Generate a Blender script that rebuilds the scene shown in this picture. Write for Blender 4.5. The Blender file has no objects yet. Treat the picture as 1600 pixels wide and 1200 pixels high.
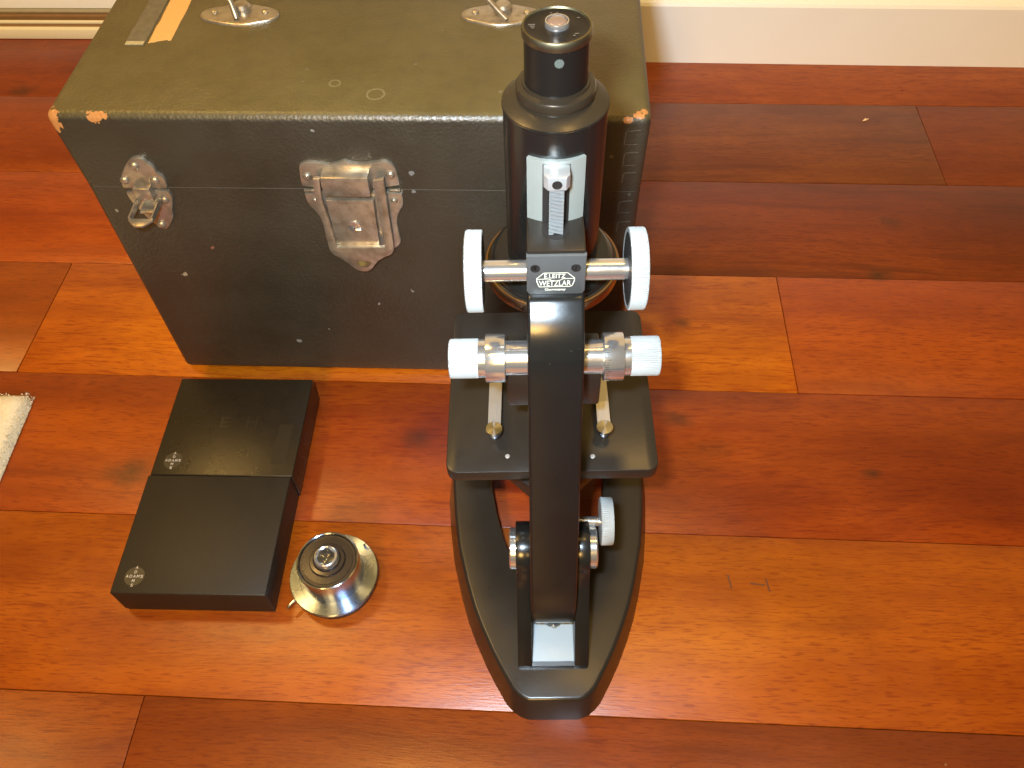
import bpy, bmesh, math, random
from mathutils import Vector, Matrix
random.seed(7)
PI = math.pi
S = bpy.context.scene
COL = S.collection

# ------------------------------------------------------------------ camera
cam_d = bpy.data.cameras.new('camera'); cam = bpy.data.objects.new('camera', cam_d); COL.objects.link(cam)
CR = ((0.9985, -0.0269, 0.0486), (0.0505, 0.8025, -0.5945), (-0.0230, 0.5960, 0.8027))
CAM = Vector((0, 0, 0.541))
q = Matrix(CR).to_quaternion()
cam.rotation_mode = 'QUATERNION'; cam.rotation_quaternion = q; cam.location = CAM
cam_d.sensor_width = 36.0; cam_d.lens = 1303.77 / 1600 * 36.0
cam_d.clip_start = 0.01; cam_d.clip_end = 50
S.camera = cam
S.render.resolution_x = 1024; S.render.resolution_y = 768

# ------------------------------------------------------------------ world and lamps
W = bpy.data.worlds.new('World'); S.world = W; W.use_nodes = True
bg = W.node_tree.nodes['Background']
bg.inputs[0].default_value = (1.0, 0.66, 0.26, 1); bg.inputs[1].default_value = 0.22

def area(name, loc, target, sx, sy, power, color):
    d = bpy.data.lights.new(name, 'AREA'); d.shape = 'RECTANGLE'; d.size = sx; d.size_y = sy
    d.energy = power; d.color = color
    o = bpy.data.objects.new(name, d); COL.objects.link(o); o.location = loc
    o.rotation_euler = (Vector(target) - Vector(loc)).to_track_quat('-Z', 'Y').to_euler()
    return o
# the camera's own flash, just left of and above the lens
fl = CAM + Matrix(CR) @ Vector((-0.036, 0.028, 0.004))
flash = area('camera_flash', fl, fl + Matrix(CR) @ Vector((0, 0, -1)), 0.030, 0.018, 2.75, (0.80, 1.0, 1.19))
flash.data.spread = math.radians(125)          # the flash tube sits in a small reflector
# warm ceiling lamps of the room, and an added fill light last
WARM = (1.0, 0.58, 0.16)
area('ceiling_lamp', (-1.10, 0.72, 2.30), (-0.35, 0.55, 0.3), 0.24, 0.24, 17, WARM)
area('ceiling_lamp', (0.36, 0.60, 2.30), (0.10, 0.55, 0.3), 0.24, 0.24, 6, WARM)
area('ceiling_lamp', (-0.75, -0.75, 2.35), (0, 0.3, 0), 0.24, 0.24, 5, WARM)
area('wall_fill', (-0.30, -1.90, 1.60), (0.1, 0.8, 0.1), 0.5, 0.5, 54, WARM)  # unseen warm fill behind the camera, added to brighten the back wall

S.view_settings.view_transform = 'Standard'; S.view_settings.look = 'None'
S.view_settings.exposure = 0; S.view_settings.gamma = 1
S.render.engine = 'CYCLES'

# ------------------------------------------------------------------ node helpers
class NT:
    def __init__(s, name):
        s.m = bpy.data.materials.new(name); s.m.use_nodes = True
        s.t = s.m.node_tree; s.b = s.t.nodes['Principled BSDF']
    def n(s, typ, **kw):
        x = s.t.nodes.new(typ)
        for k, v in kw.items(): setattr(x, k, v)
        return x
    def l(s, a, b): s.t.links.new(a, b)
    def coord(s, kind='Object'):
        return s.n('ShaderNodeTexCoord').outputs[kind]
    def mapped(s, vec, scale=(1, 1, 1), loc=(0, 0, 0), rot=(0, 0, 0)):
        m = s.n('ShaderNodeMapping'); s.l(vec, m.inputs[0])
        m.inputs[1].default_value = loc; m.inputs[2].default_value = rot; m.inputs[3].default_value = scale
        return m.outputs[0]
    def noise(s, vec, scale, detail=3, rough=0.5, dist=0.0):
        x = s.n('ShaderNodeTexNoise'); s.l(vec, x.inputs['Vector'])
        x.inputs['Scale'].default_value = scale; x.inputs['Detail'].default_value = detail
        x.inputs['Roughness'].default_value = rough; x.inputs['Distortion'].default_value = dist
        return x.outputs[0]
    def ramp(s, fac, stops):
        r = s.n('ShaderNodeValToRGB'); s.l(fac, r.inputs[0]); e = r.color_ramp.elements
        while len(e) < len(stops): e.new(0.5)
        for i, (p, c) in enumerate(stops):
            e[i].position = p; e[i].color = (c, c, c, 1) if isinstance(c, (int, float)) else (*c, 1)
        return r.outputs[0]
    def mix(s, fac, a, b, mode='MIX'):
        x = s.n('ShaderNodeMix', data_type='RGBA', blend_type=mode)
        for v, i in ((fac, 0), (a, 6), (b, 7)):
            if isinstance(v, (int, float)): x.inputs[i].default_value = v
            elif isinstance(v, tuple): x.inputs[i].default_value = (*v, 1)
            else: s.l(v, x.inputs[i])
        return x.outputs[2]
    def math(s, op, a, b=0.0, c=None):
        x = s.n('ShaderNodeMath', operation=op)
        for v, i in ((a, 0), (b, 1), (c, 2)):
            if v is None: continue
            if isinstance(v, (int, float)): x.inputs[i].default_value = v
            else: s.l(v, x.inputs[i])
        return x.outputs[0]
    def dist(s, vec, p):
        x = s.n('ShaderNodeVectorMath', operation='DISTANCE'); s.l(vec, x.inputs[0]); x.inputs[1].default_value = p
        return x.outputs['Value']
    def bump(s, h, strength, distance):
        x = s.n('ShaderNodeBump'); s.l(h, x.inputs['Height'])
        x.inputs['Strength'].default_value = strength; x.inputs['Distance'].default_value = distance
        s.l(x.outputs[0], s.b.inputs['Normal']); return x
    def set(s, **kw):
        names = dict(col='Base Color', rough='Roughness', metal='Metallic', coat='Coat Weight', coatr='Coat Roughness',
                     spec='Specular IOR Level', aniso='Anisotropic', trans='Transmission Weight', ior='IOR', sheen='Sheen Weight')
        for k, v in kw.items():
            i = s.b.inputs[names[k]]
            if isinstance(v, tuple): i.default_value = (*v, 1)
            elif isinstance(v, (int, float)): i.default_value = v
            else: s.l(v, i)
        return s

# ------------------------------------------------------------------ materials
def mat_floor():
    t = NT('varnished_wood'); oi = t.n('ShaderNodeObjectInfo')
    geo = t.n('ShaderNodeNewGeometry').outputs['Position']
    # every plank has its own piece of grain
    off = t.n('ShaderNodeVectorMath', operation='MULTIPLY_ADD'); t.l(oi.outputs['Random'], off.inputs[0])
    off.inputs[1].default_value = (7.3, 3.1, 5.7); t.l(geo, off.inputs[2]); P = off.outputs[0]
    warp = t.noise(t.mapped(P, (2.2, 7, 1)), 1.0, 2, 0.5)
    wv = t.n('ShaderNodeVectorMath', operation='MULTIPLY_ADD'); t.l(warp, wv.inputs[0]); wv.inputs[1].default_value = (0, 0.05, 0); t.l(P, wv.inputs[2])
    Pw = wv.outputs[0]
    wv2 = t.n('ShaderNodeVectorMath', operation='MULTIPLY_ADD'); t.l(t.noise(t.mapped(P, (6, 22, 1)), 1.0, 4, 0.6), wv2.inputs[0]); wv2.inputs[1].default_value = (0.07, 0.03, 0); t.l(geo, wv2.inputs[2])
    wv3 = t.n('ShaderNodeVectorMath', operation='SUBTRACT'); t.l(wv2.outputs[0], wv3.inputs[0]); wv3.inputs[1].default_value = (0.035, 0.015, 0)
    Pw2 = wv3.outputs[0]
    figure = t.noise(t.mapped(Pw, (1.6, 26, 1)), 1.0, 4, 0.6)
    streak = t.noise(t.mapped(Pw, (3.2, 75, 1)), 1.0, 5, 0.65)
    pores = t.noise(t.mapped(Pw, (95, 900, 1)), 1.0, 2, 0.55)
    dash = t.noise(t.mapped(Pw, (38, 420, 1)), 1.0, 3, 0.6)
    fleck = t.noise(t.mapped(P, (60, 170, 1)), 1.0, 4, 0.7)
    zone = t.noise(t.mapped(P, (4, 9, 1)), 1.0, 2, 0.5)
    ribbon = t.noise(t.mapped(Pw, (17, 34, 1), rot=(0, 0, 0.12)), 1.0, 3, 0.55, 0.6)
    base = oi.outputs['Color']; amt = oi.outputs['Alpha']
    c = t.mix(t.ramp(figure, [(0.30, 0.0), (0.72, 1.0)]), t.mix(1.0, base, (0.74, 0.62, 0.62), 'MULTIPLY'), t.mix(1.0, base, (1.18, 1.28, 1.3), 'MULTIPLY'))
    c = t.mix(t.math('MULTIPLY', t.ramp(streak, [(0.50, 0.0), (0.66, 1.0)]), t.math('MULTIPLY', amt, 0.85)), c, t.mix(1.0, base, (0.42, 0.30, 0.4), 'MULTIPLY'))
    c = t.mix(t.math('MULTIPLY', t.ramp(ribbon, [(0.45, 0.0), (0.66, 1.0)]), 0.30), c, t.mix(1.0, base, (1.35, 1.55, 1.4), 'MULTIPLY'))
    c = t.mix(t.math('MULTIPLY', t.ramp(ribbon, [(0.30, 1.0), (0.42, 0.0)]), 0.28), c, t.mix(1.0, base, (0.62, 0.50, 0.5), 'MULTIPLY'))
    c = t.mix(t.math('MULTIPLY', t.ramp(dash, [(0.55, 0.0), (0.68, 1.0)]), t.math('MULTIPLY', t.ramp(zone, [(0.35, 0.25), (0.6, 1.0)]), 0.85)), c, t.mix(1.0, base, (0.58, 0.36, 0.35), 'MULTIPLY'))
    c = t.mix(t.math('MULTIPLY', t.ramp(pores, [(0.54, 0.0), (0.66, 1.0)]), 0.75), c, t.mix(1.0, base, (0.60, 0.40, 0.35), 'MULTIPLY'))
    c = t.mix(t.math('MULTIPLY', t.ramp(fleck, [(0.50, 0.0), (0.70, 1.0)]), t.math('MULTIPLY', t.ramp(zone, [(0.40, 0.1), (0.6, 0.8)]), 0.55)), c, t.mix(1.0, base, (0.62, 0.42, 0.5), 'MULTIPLY'))
    # broad light and dark heartwood zones along the planks
    big = t.noise(t.mapped(P, (2.6, 11, 1)), 1.0, 3, 0.55, 0.8)
    c = t.mix(t.math('MULTIPLY', t.ramp(big, [(0.30, 1.0), (0.50, 0.0)]), 0.55), c, t.mix(1.0, c, (0.66, 0.48, 0.5), 'MULTIPLY'))
    c = t.mix(t.math('MULTIPLY', t.ramp(big, [(0.52, 0.0), (0.74, 1.0)]), 0.55), c, t.mix(1.0, c, (1.22, 1.36, 1.3), 'MULTIPLY'))
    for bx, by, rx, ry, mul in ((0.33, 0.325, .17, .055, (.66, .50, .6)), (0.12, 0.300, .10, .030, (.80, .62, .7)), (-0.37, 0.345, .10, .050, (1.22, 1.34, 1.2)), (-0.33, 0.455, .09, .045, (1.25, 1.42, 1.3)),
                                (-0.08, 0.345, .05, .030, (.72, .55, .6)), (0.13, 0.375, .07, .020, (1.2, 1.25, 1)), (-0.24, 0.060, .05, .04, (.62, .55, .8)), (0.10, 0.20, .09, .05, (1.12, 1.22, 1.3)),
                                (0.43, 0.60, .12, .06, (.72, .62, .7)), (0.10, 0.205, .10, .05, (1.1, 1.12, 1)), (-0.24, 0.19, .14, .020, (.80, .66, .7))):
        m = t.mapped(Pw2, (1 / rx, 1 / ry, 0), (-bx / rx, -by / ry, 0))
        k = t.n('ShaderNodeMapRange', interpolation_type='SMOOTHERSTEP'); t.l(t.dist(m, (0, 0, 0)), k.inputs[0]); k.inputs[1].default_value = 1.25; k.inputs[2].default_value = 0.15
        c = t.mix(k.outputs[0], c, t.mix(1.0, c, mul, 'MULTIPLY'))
    # knots where the photograph has them
    sc = t.mapped(geo, (1, 1.35, 1)); wob = t.noise(geo, 60, 2, 0.5)
    for kx, ky, r, dk in ((-0.318, 0.308, 0.020, .72), (-0.102, 0.346, 0.013, .6), (0.099, 0.371, 0.013, .62), (0.239, 0.327, 0.0085, .8),
                      (-0.600, 0.790, 0.018, .6), (0.285, 0.532, 0.012, .75), (0.108, 0.47, 0.009, .55), (0.31, 0.60, .012, .6), (0.124, 0.345, .014, .35)):
        d = t.math('ADD', t.dist(sc, (kx, ky * 1.35, 0)), t.math('MULTIPLY', t.math('SUBTRACT', wob, 0.5), r * 1.6))
        k = t.n('ShaderNodeMapRange'); t.l(d, k.inputs[0]); k.inputs[1].default_value = r * 1.15; k.inputs[2].default_value = r * 0.1
        c = t.mix(t.math('MULTIPLY', k.outputs[0], dk), c, (0.030, 0.0095, 0.003))
    # small dents and light specks
    sp = t.noise(geo, 210, 1, 0.5)
    c = t.mix(t.math('MULTIPLY', t.ramp(sp, [(0.81, 0.0), (0.83, 1.0)]), 0.3), c, (0.34, 0.2, 0.1))
    rough = t.ramp(t.noise(geo, 14, 4, 0.6), [(0.3, 0.27), (0.7, 0.40)])
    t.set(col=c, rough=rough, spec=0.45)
    hb = t.math('ADD', t.math('MULTIPLY', pores, 0.35), t.math('MULTIPLY', t.noise(t.mapped(P, (5, 24, 1)), 1.0, 2, 0.5), 1.0))
    t.bump(hb, 0.22, 0.0010)
    return t.m

def mat_leather(tapes=False):
    t = NT('black_leatherette'); P = t.coord('Object')
    n1 = t.noise(P, 16, 5, 0.6); n2 = t.noise(P, 900, 2, 0.5)
    c = t.mix(t.ramp(n1, [(0.3, 0.0), (0.7, 1.0)]), (0.019, 0.0162, 0.0100), (0.028, 0.0240, 0.0150))
    # the room's warm sheen on the lid's top, painted into the colour as olive
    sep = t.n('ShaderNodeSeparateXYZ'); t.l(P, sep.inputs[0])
    top_sheen = t.n('ShaderNodeMapRange'); t.l(t.math('MULTIPLY_ADD', t.math('SUBTRACT', t.noise(P, 90, 3, 0.6), 0.5), 0.003, sep.outputs[2]), top_sheen.inputs[0])
    top_sheen.inputs[1].default_value = 0.2425; top_sheen.inputs[2].default_value = 0.2466
    c = t.mix(top_sheen.outputs[0], c, t.mix(t.ramp(n1, [(0.3, 0.0), (0.7, 1.0)]), (0.070, 0.053, 0.016), (0.095, 0.073, 0.024)))
    # faint scuffs, in two directions
    s1 = t.noise(t.mapped(P, (30, 30, 420), rot=(0, 0.9, 0.3)), 1.0, 2, 0.5)
    c = t.mix(t.math('MULTIPLY', t.ramp(s1, [(0.72, 0.0), (0.84, 1.0)]), 0.14), c, (0.10, 0.088, 0.07))
    # pale specks of dust and knocked spots
    vo = t.n('ShaderNodeTexVoronoi'); t.l(P, vo.inputs['Vector']); vo.inputs['Scale'].default_value = 75
    cs = t.n('ShaderNodeSeparateColor'); t.l(vo.outputs['Color'], cs.inputs[0])
    keep = t.math('LESS_THAN', cs.outputs[0], 0.10)
    size = t.math('MULTIPLY_ADD', t.noise(P, 700, 2, 0.6), 0.16, t.math('MULTIPLY_ADD', cs.outputs[1], 0.06, -0.05))
    spot = t.math('MULTIPLY', keep, t.math('LESS_THAN', vo.outputs['Distance'], size))
    c = t.mix(t.math('MULTIPLY', spot, t.math('MULTIPLY_ADD', cs.outputs[2], 0.35, 0.08)), c, (0.30, 0.29, 0.25))
    wob = t.math('MULTIPLY', t.math('SUBTRACT', t.noise(P, 320, 3, 0.6), 0.5), 1.0)
    for p, r, col in ((( 0.1035, 0, 0.0388), .0026, (.30, .30, .28)), ((0.157, 0, 0.236), .0012, (.3, .3, .28)), ((0.066, 0, 0.139), .0018, (.30, .12, .07)),
                      ((0.0115, 0, 0.172), .0017, (.34, .30, .22)), ((0.037, 0, 0.1125), .0022, (.5, .42, .28)), ((0.13, 0, 0.054), .0012, (.35, .34, .3)),
                      ((0.2, 0, 0.098), .0017, (.3, .3, .28)), ((0.212, 0, 0.205), .0022, (.25, .25, .24)), ((0.212, 0, 0.19), .0016, (.25, .25, .24)), ((0.1735, 0.0, 0.084), .0013, (.3, .3, .27))):
        d = t.math('MULTIPLY_ADD', wob, r * 3.2, t.dist(P, p))
        c = t.mix(t.math('MULTIPLY', t.math('LESS_THAN', d, r * .75), 0.5), c, col)
    # leatherette torn off the corners, bare wood under it
    wood = t.mix(n2, (0.33, 0.13, 0.035), (0.46, 0.21, 0.06))
    for p, r in (((-0.002, -0.000, 0.2445), .0078), ((0.000, -0.001, 0.2395), .0055), ((0.027, -0.001, 0.2452), .0048), ((0.0315, -0.0005, 0.2456), .0040),
                 ((0.3485, 0.003, 0.2466), .0028), ((0.3515, 0.006, 0.2464), .0022), ((0.3425, 0.000, 0.2446), .0026)):
        d = t.math('MULTIPLY_ADD', wob, r * 2.0, t.dist(P, p))
        c = t.mix(t.math('LESS_THAN', d, r), c, wood)
    # ring marks on the lid
    for px, py, r in ((0.1931, 0.0213, 0.0052), (0.1666, 0.0322, 0.0032)):
        d = t.dist(P, (px, py, 0.2464)); k = t.math('LESS_THAN', t.math('ABSOLUTE', t.math('SUBTRACT', d, r)), 0.0006)
        c = t.mix(t.math('MULTIPLY', k, 0.5), c, (0.20, 0.17, 0.09))
    t.set(col=c, rough=t.ramp(n1, [(0.3, 0.38), (0.7, 0.50)]), spec=0.75)
    vb = t.n('ShaderNodeTexVoronoi'); t.l(P, vb.inputs['Vector']); vb.inputs['Scale'].default_value = 480
    t.bump(t.math('MULTIPLY_ADD', n2, 0.5, vb.outputs['Distance']), 0.34, 0.0006)
    return t.m

def mat_enamel(name, base, rough, dust=0.02, spec=0.5):
    t = NT(name); P = t.coord('Object'); n = t.noise(P, 45, 4, 0.6); sp = t.noise(P, 800, 1, 0.5)
    c = t.mix(n, base, tuple(min(1, v * 1.5) for v in base))
    c = t.mix(t.math('MULTIPLY', t.ramp(sp, [(0.78, 0.0), (0.82, 1.0)]), dust * 10), c, (0.16, 0.14, 0.11))
    t.set(col=c, rough=t.math('MULTIPLY_ADD', n, 0.10, rough - 0.05), spec=spec)
    t.bump(t.noise(P, 260, 2, 0.5), 0.05, 0.0005)
    return t.m

def mat_metal(name, col, rough, aniso=0.0, tarnish=None, amount=0.5, brushed=None, metal=1.0):
    t = NT(name); P = t.coord('Object'); n = t.noise(P, 120, 4, 0.65)
    c = t.mix(t.math('MULTIPLY', t.ramp(n, [(0.42, 0.0), (0.68, 1.0)]), amount), col, tarnish) if tarnish else col
    r = t.math('MULTIPLY_ADD', n, 0.12, rough - 0.06)
    t.set(col=c, metal=metal, rough=r)
    if brushed:
        h = t.noise(t.mapped(P, brushed), 1.0, 2, 0.6); t.bump(h, 0.25, 0.0003)
    if aniso:
        t.set(aniso=aniso); tg = t.n('ShaderNodeTangent', direction_type='RADIAL', axis='Z'); t.l(tg.outputs[0], t.b.inputs['Tangent']); t.b.inputs['Anisotropic Rotation'].default_value = 0.25
    return t.m

def mat_plain(name, col, rough, metal=0.0, var=0.12, scale=120, bump=0.0):
    t = NT(name); P = t.coord('Object'); n = t.noise(P, scale, 4, 0.6)
    t.set(col=t.mix(n, tuple(v * (1 - var) for v in col), tuple(min(1, v * (1 + var)) for v in col)), rough=rough, metal=metal)
    if bump: t.bump(n, bump, 0.001)
    return t.m

def mat_cardboard():
    t = NT('black_paper_covering'); P = t.coord('Object'); oi = t.n('ShaderNodeObjectInfo')
    n = t.noise(P, 70, 5, 0.65); f = t.noise(t.mapped(P, (1, 1, 1)), 1400, 2, 0.5)
    c = t.mix(n, (0.0095, 0.0067, 0.0036), (0.0155, 0.0108, 0.0058))
    sc = t.noise(t.mapped(P, (300, 40, 40), rot=(0, 0, 0.5)), 1.0, 3, 0.6)
    c = t.mix(t.math('MULTIPLY', t.ramp(sc, [(0.68, 0.0), (0.8, 1.0)]), 0.25), c, (0.11, 0.09, 0.06))
    # worn gloss towards two front corners of the back box is in its own roughness
    r = t.math('MULTIPLY_ADD', n, 0.12, t.math('MULTIPLY_ADD', oi.outputs['Alpha'], 0.34, 0.08))
    t.set(col=c, rough=r, spec=0.32); t.bump(f, 0.22, 0.0005)
    return t.m

M = dict(
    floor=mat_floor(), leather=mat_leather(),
    enamel=mat_enamel('black_enamel', (0.0062, 0.0060, 0.0054), 0.22, spec=0.45),
    satin=mat_enamel('satin_black_paint', (0.0125, 0.0100, 0.0075), 0.29, spec=0.42),
    cap=mat_enamel('brown_black_paint', (0.016, 0.011, 0.008), 0.26, spec=0.5),
    bronze=mat_enamel('browned_black_paint', (0.015, 0.0108, 0.0065), 0.27, spec=0.5),
    matte=mat_enamel('worn_black_paint', (0.0055, 0.0048, 0.0040), 0.34, spec=0.3),
    recess=mat_plain('dark_recess', (0.010, 0.008, 0.007), 0.6),
    chrome=mat_metal('chromed_steel', (0.70, 0.71, 0.71), 0.17, metal=0.92),
    rim=mat_metal('bare_metal_rim', (0.30, 0.21, 0.16), 0.24),
    clip=mat_metal('spring_steel', (0.44, 0.46, 0.48), 0.34, brushed=(900, 25, 900), metal=0.85),
    steel=mat_metal('brushed_steel', (0.46, 0.48, 0.48), 0.32, brushed=(900, 900, 25), metal=0.6),
    turned=mat_metal('turned_steel', (0.47, 0.51, 0.58), 0.20, aniso=0.9),
    brushed=mat_metal('lathe_faced_steel', (0.31, 0.38, 0.52), 0.28, aniso=1.0),
    slide=mat_metal('milled_nickel', (0.31, 0.34, 0.315), 0.42, brushed=(1500, 1500, 20), metal=0.45),
    nickel=mat_metal('tarnished_nickel', (0.46, 0.41, 0.32), 0.33, tarnish=(0.24, 0.19, 0.125), amount=0.75, metal=0.82),
    brass=mat_metal('worn_brass_rim', (0.24, 0.23, 0.15), 0.40, tarnish=(0.12, 0.10, 0.07), amount=0.7),
    ramp=mat_plain('pale_grey_ramp', (0.24, 0.28, 0.295), 0.25, var=0.05),  # even pale grey for the sloping floor of the pillar's slot
    knob=mat_plain('white_plastic', (0.27, 0.29, 0.29), 0.42, var=0.03),
    engrave=mat_plain('cream_engraving', (0.75, 0.74, 0.60), 0.5, var=0.05),
    print=mat_plain('white_print', (0.42, 0.37, 0.30), 0.6, var=0.2),
    printdisc=mat_plain('olive_print', (0.019, 0.0145, 0.0075), 0.42),
    pencil=mat_plain('faint_pencil', (0.0150, 0.0110, 0.0066), 0.30),
    card=mat_cardboard(),
    wall=mat_plain('cream_wall_paint', (0.87, 0.88, 0.84), 0.5, var=0.02, scale=30, bump=0.05),
    skirt=mat_plain('white_gloss_paint', (0.87, 0.90, 0.90), 0.38, var=0.02, scale=40, bump=0.04),
    track=mat_plain('cream_door_paint', (0.74, 0.70, 0.50), 0.4, var=0.03, scale=40),
    trackg=mat_plain('grey_track_metal', (0.36, 0.33, 0.24), 0.4, metal=0.5),
    trackb=mat_plain('brown_track_groove', (0.22, 0.12, 0.045), 0.5),
    oak=mat_plain('bare_wood_tape', (0.66, 0.36, 0.11), 0.5, var=0.1, scale=300),
    tape=mat_plain('grey_cloth_tape', (0.125, 0.105, 0.062), 0.55, var=0.5, scale=220),
    tapeedge=mat_plain('yellowed_tape_end', (0.40, 0.34, 0.18), 0.55, var=0.3, scale=400),
    scrape=mat_plain('scuffed_edge', (0.10, 0.085, 0.066), 0.5, var=0.3, scale=300),
    badge=mat_plain('ochre_badge', (0.22, 0.155, 0.05), 0.5, var=0.3, scale=500),
    dot=mat_plain('grey_paint_dot', (0.075, 0.088, 0.076), 0.5, var=0.4, scale=1500),
    towel=mat_plain('cream_terry', (0.66, 0.58, 0.40), 0.9, var=0.12, scale=260, bump=0.6),
)
g = NT('optical_glass'); g.set(col=(0.9, 0.95, 1.0), rough=0.02, trans=1.0, ior=1.55); M['glass'] = g.m
g = NT('dark_lens'); g.set(col=(0.16, 0.10, 0.07), rough=0.06, spec=0.8, coat=1.0, coatr=0.03); M['lens'] = g.m

# ------------------------------------------------------------------ mesh helpers
def empty(name, loc=(0, 0, 0), rz=0.0, label=None, cat=None, group=None):
    o = bpy.data.objects.new(name, None); COL.objects.link(o); o.location = loc; o.rotation_euler = (0, 0, rz)
    o.empty_display_size = 0.02
    if label: o['label'] = label
    if cat: o['category'] = cat
    if group: o['group'] = group
    return o

def finish(name, bm, mat, parent=None, smooth=True, angle=32, loc=None, rot=None):
    bmesh.ops.recalc_face_normals(bm, faces=bm.faces[:])
    me = bpy.data.meshes.new(name); bm.to_mesh(me); bm.free()
    me.materials.append(M[mat] if isinstance(mat, str) else mat)
    if smooth:
        for p in me.polygons: p.use_smooth = True
        me.set_sharp_from_angle(angle=math.radians(angle))
    o = bpy.data.objects.new(name, me); COL.objects.link(o)
    if parent: o.parent = parent
    if loc: o.location = loc
    if rot: o.rotation_euler = rot
    return o

def bevel_all(bm, r, seg=2, edges=None):
    if r > 0:
        bmesh.ops.bevel(bm, geom=edges if edges is not None else bm.edges[:], offset=r, segments=seg, profile=0.5, affect='EDGES', clamp_overlap=True)

def box_bm(x0, x1, y0, y1, z0, z1, r=0.0, seg=2, bm=None):
    b = bmesh.new()
    bmesh.ops.create_cube(b, size=1)
    for v in b.verts:
        v.co = Vector((x0 + (v.co.x + .5) * (x1 - x0), y0 + (v.co.y + .5) * (y1 - y0), z0 + (v.co.z + .5) * (z1 - z0)))
    bevel_all(b, r, seg)
    return join(bm, b)

def join(dst, src):
    if dst is None: return src
    me = bpy.data.meshes.new('tmp'); src.to_mesh(me); src.free(); dst.from_mesh(me); bpy.data.meshes.remove(me)
    return dst

def box(name, x0, x1, y0, y1, z0, z1, mat, parent=None, r=0.0, seg=2, **k):
    return finish(name, box_bm(x0, x1, y0, y1, z0, z1, r, seg), mat, parent, **k)

AX = {'z': Matrix.Identity(4), 'x': Matrix.Rotation(PI / 2, 4, 'Y'), 'y': Matrix.Rotation(PI / 2, 4, 'X')}   # y: profile axis points to -y

def lathe_bm(prof, seg=64, axis='z', center=(0, 0, 0), teeth=None, bm=None, cap=True):
    """prof: list of (radius, height); teeth: (count, depth, (i0,i1)) knurls the rings i0..i1"""
    b = bmesh.new(); rings = []
    n = teeth[0] * 2 if teeth else seg
    for i, (r, h) in enumerate(prof):
        if r < 1e-6: rings.append([b.verts.new((0, 0, h))]); continue
        ring = []
        for k in range(n):
            rr = r - (teeth[1] if teeth and teeth[2][0] <= i <= teeth[2][1] and k % 2 else 0)
            a = 2 * PI * k / n; ring.append(b.verts.new((rr * math.cos(a), rr * math.sin(a), h)))
        rings.append(ring)
    for A, B in zip(rings, rings[1:]):
        if len(A) == 1 and len(B) == 1: continue
        for k in range(n):
            k2 = (k + 1) % n
            if len(A) == 1: b.faces.new((A[0], B[k2], B[k]))
            elif len(B) == 1: b.faces.new((A[k], A[k2], B[0]))
            else: b.faces.new((A[k], A[k2], B[k2], B[k]))
    for R in (rings[0], rings[-1]):
        if len(R) > 1 and cap: b.faces.new(R)
    b.transform(Matrix.Translation(center) @ AX[axis])
    return join(bm, b)

def lathe(name, prof, mat, parent=None, seg=64, axis='z', center=(0, 0, 0), teeth=None, cap=True, **k):
    """the object's origin lies on its axis so that radial brushing follows it"""
    if axis == 'z':
        return finish(name, lathe_bm(prof, seg, 'z', (0, 0, 0), teeth, cap=cap), mat, parent, loc=center, **k)
    return finish(name, lathe_bm(prof, seg, axis, center, teeth), mat, parent, **k)

def prism_bm(outline, d0, d1, plane='xy', bev=0.0, seg=2, bevel_both=False, holes=None, bm=None):
    """closed outline extruded from d0 to d1; plane names the outline's two axes; the d1 end is bevelled"""
    b = bmesh.new()
    def P(u, v, d):
        return {'xy': (u, v, d), 'xz': (u, d, v), 'yz': (d, u, v)}[plane]
    lo = [b.verts.new(P(u, v, d0)) for u, v in outline]; hi = [b.verts.new(P(u, v, d1)) for u, v in outline]
    n = len(outline)
    f0 = b.faces.new(lo); f1 = b.faces.new(hi)
    for i in range(n): b.faces.new((lo[i], lo[(i + 1) % n], hi[(i + 1) % n], hi[i]))
    bmesh.ops.recalc_face_normals(b, faces=b.faces[:])
    if bev > 0:
        es = list(f1.edges) + (list(f0.edges) if bevel_both else [])
        bmesh.ops.bevel(b, geom=es, offset=bev, segments=seg, profile=0.5, affect='EDGES', clamp_overlap=True)
    big = [f for f in b.faces if len(f.verts) > 4]
    if big: bmesh.ops.triangulate(b, faces=big)
    return join(bm, b)

def prism(name, outline, d0, d1, mat, parent=None, plane='xy', bev=0.0, seg=2, bevel_both=False, **k):
    return finish(name, prism_bm(outline, d0, d1, plane, bev, seg, bevel_both), mat, parent, **k)

def frame_bm(outer, inner, d0, d1, plane='xz'):
    """a plate with one hole, outer and inner outlines"""
    b = bmesh.new()
    def P(u, v, d): return {'xy': (u, v, d), 'xz': (u, d, v), 'yz': (d, u, v)}[plane]
    for d in (d0, d1):
        es = []
        for loop in (outer, inner):
            vs = [b.verts.new(P(u, v, d)) for u, v in loop]
            es += [b.edges.new((vs[i], vs[(i + 1) % len(vs)])) for i in range(len(vs))]
        bmesh.ops.triangle_fill(b, edges=es, use_beauty=True)
    b.verts.ensure_lookup_table(); n = len(outer) + len(inner); s = 0
    for loop in (outer, inner):
        m = len(loop)
        for i in range(m):
            a, c = s + i, s + (i + 1) % m
            b.faces.new((b.verts[a], b.verts[c], b.verts[n + c], b.verts[n + a]))
        s += m
    return b

def smooth_poly(pts, it=2):
    for _ in range(it):
        out = []
        for i, p in enumerate(pts):
            r = pts[(i + 1) % len(pts)]
            out.append((p[0] * .75 + r[0] * .25, p[1] * .75 + r[1] * .25)); out.append((p[0] * .25 + r[0] * .75, p[1] * .25 + r[1] * .75))
        pts = out
    return pts

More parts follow.
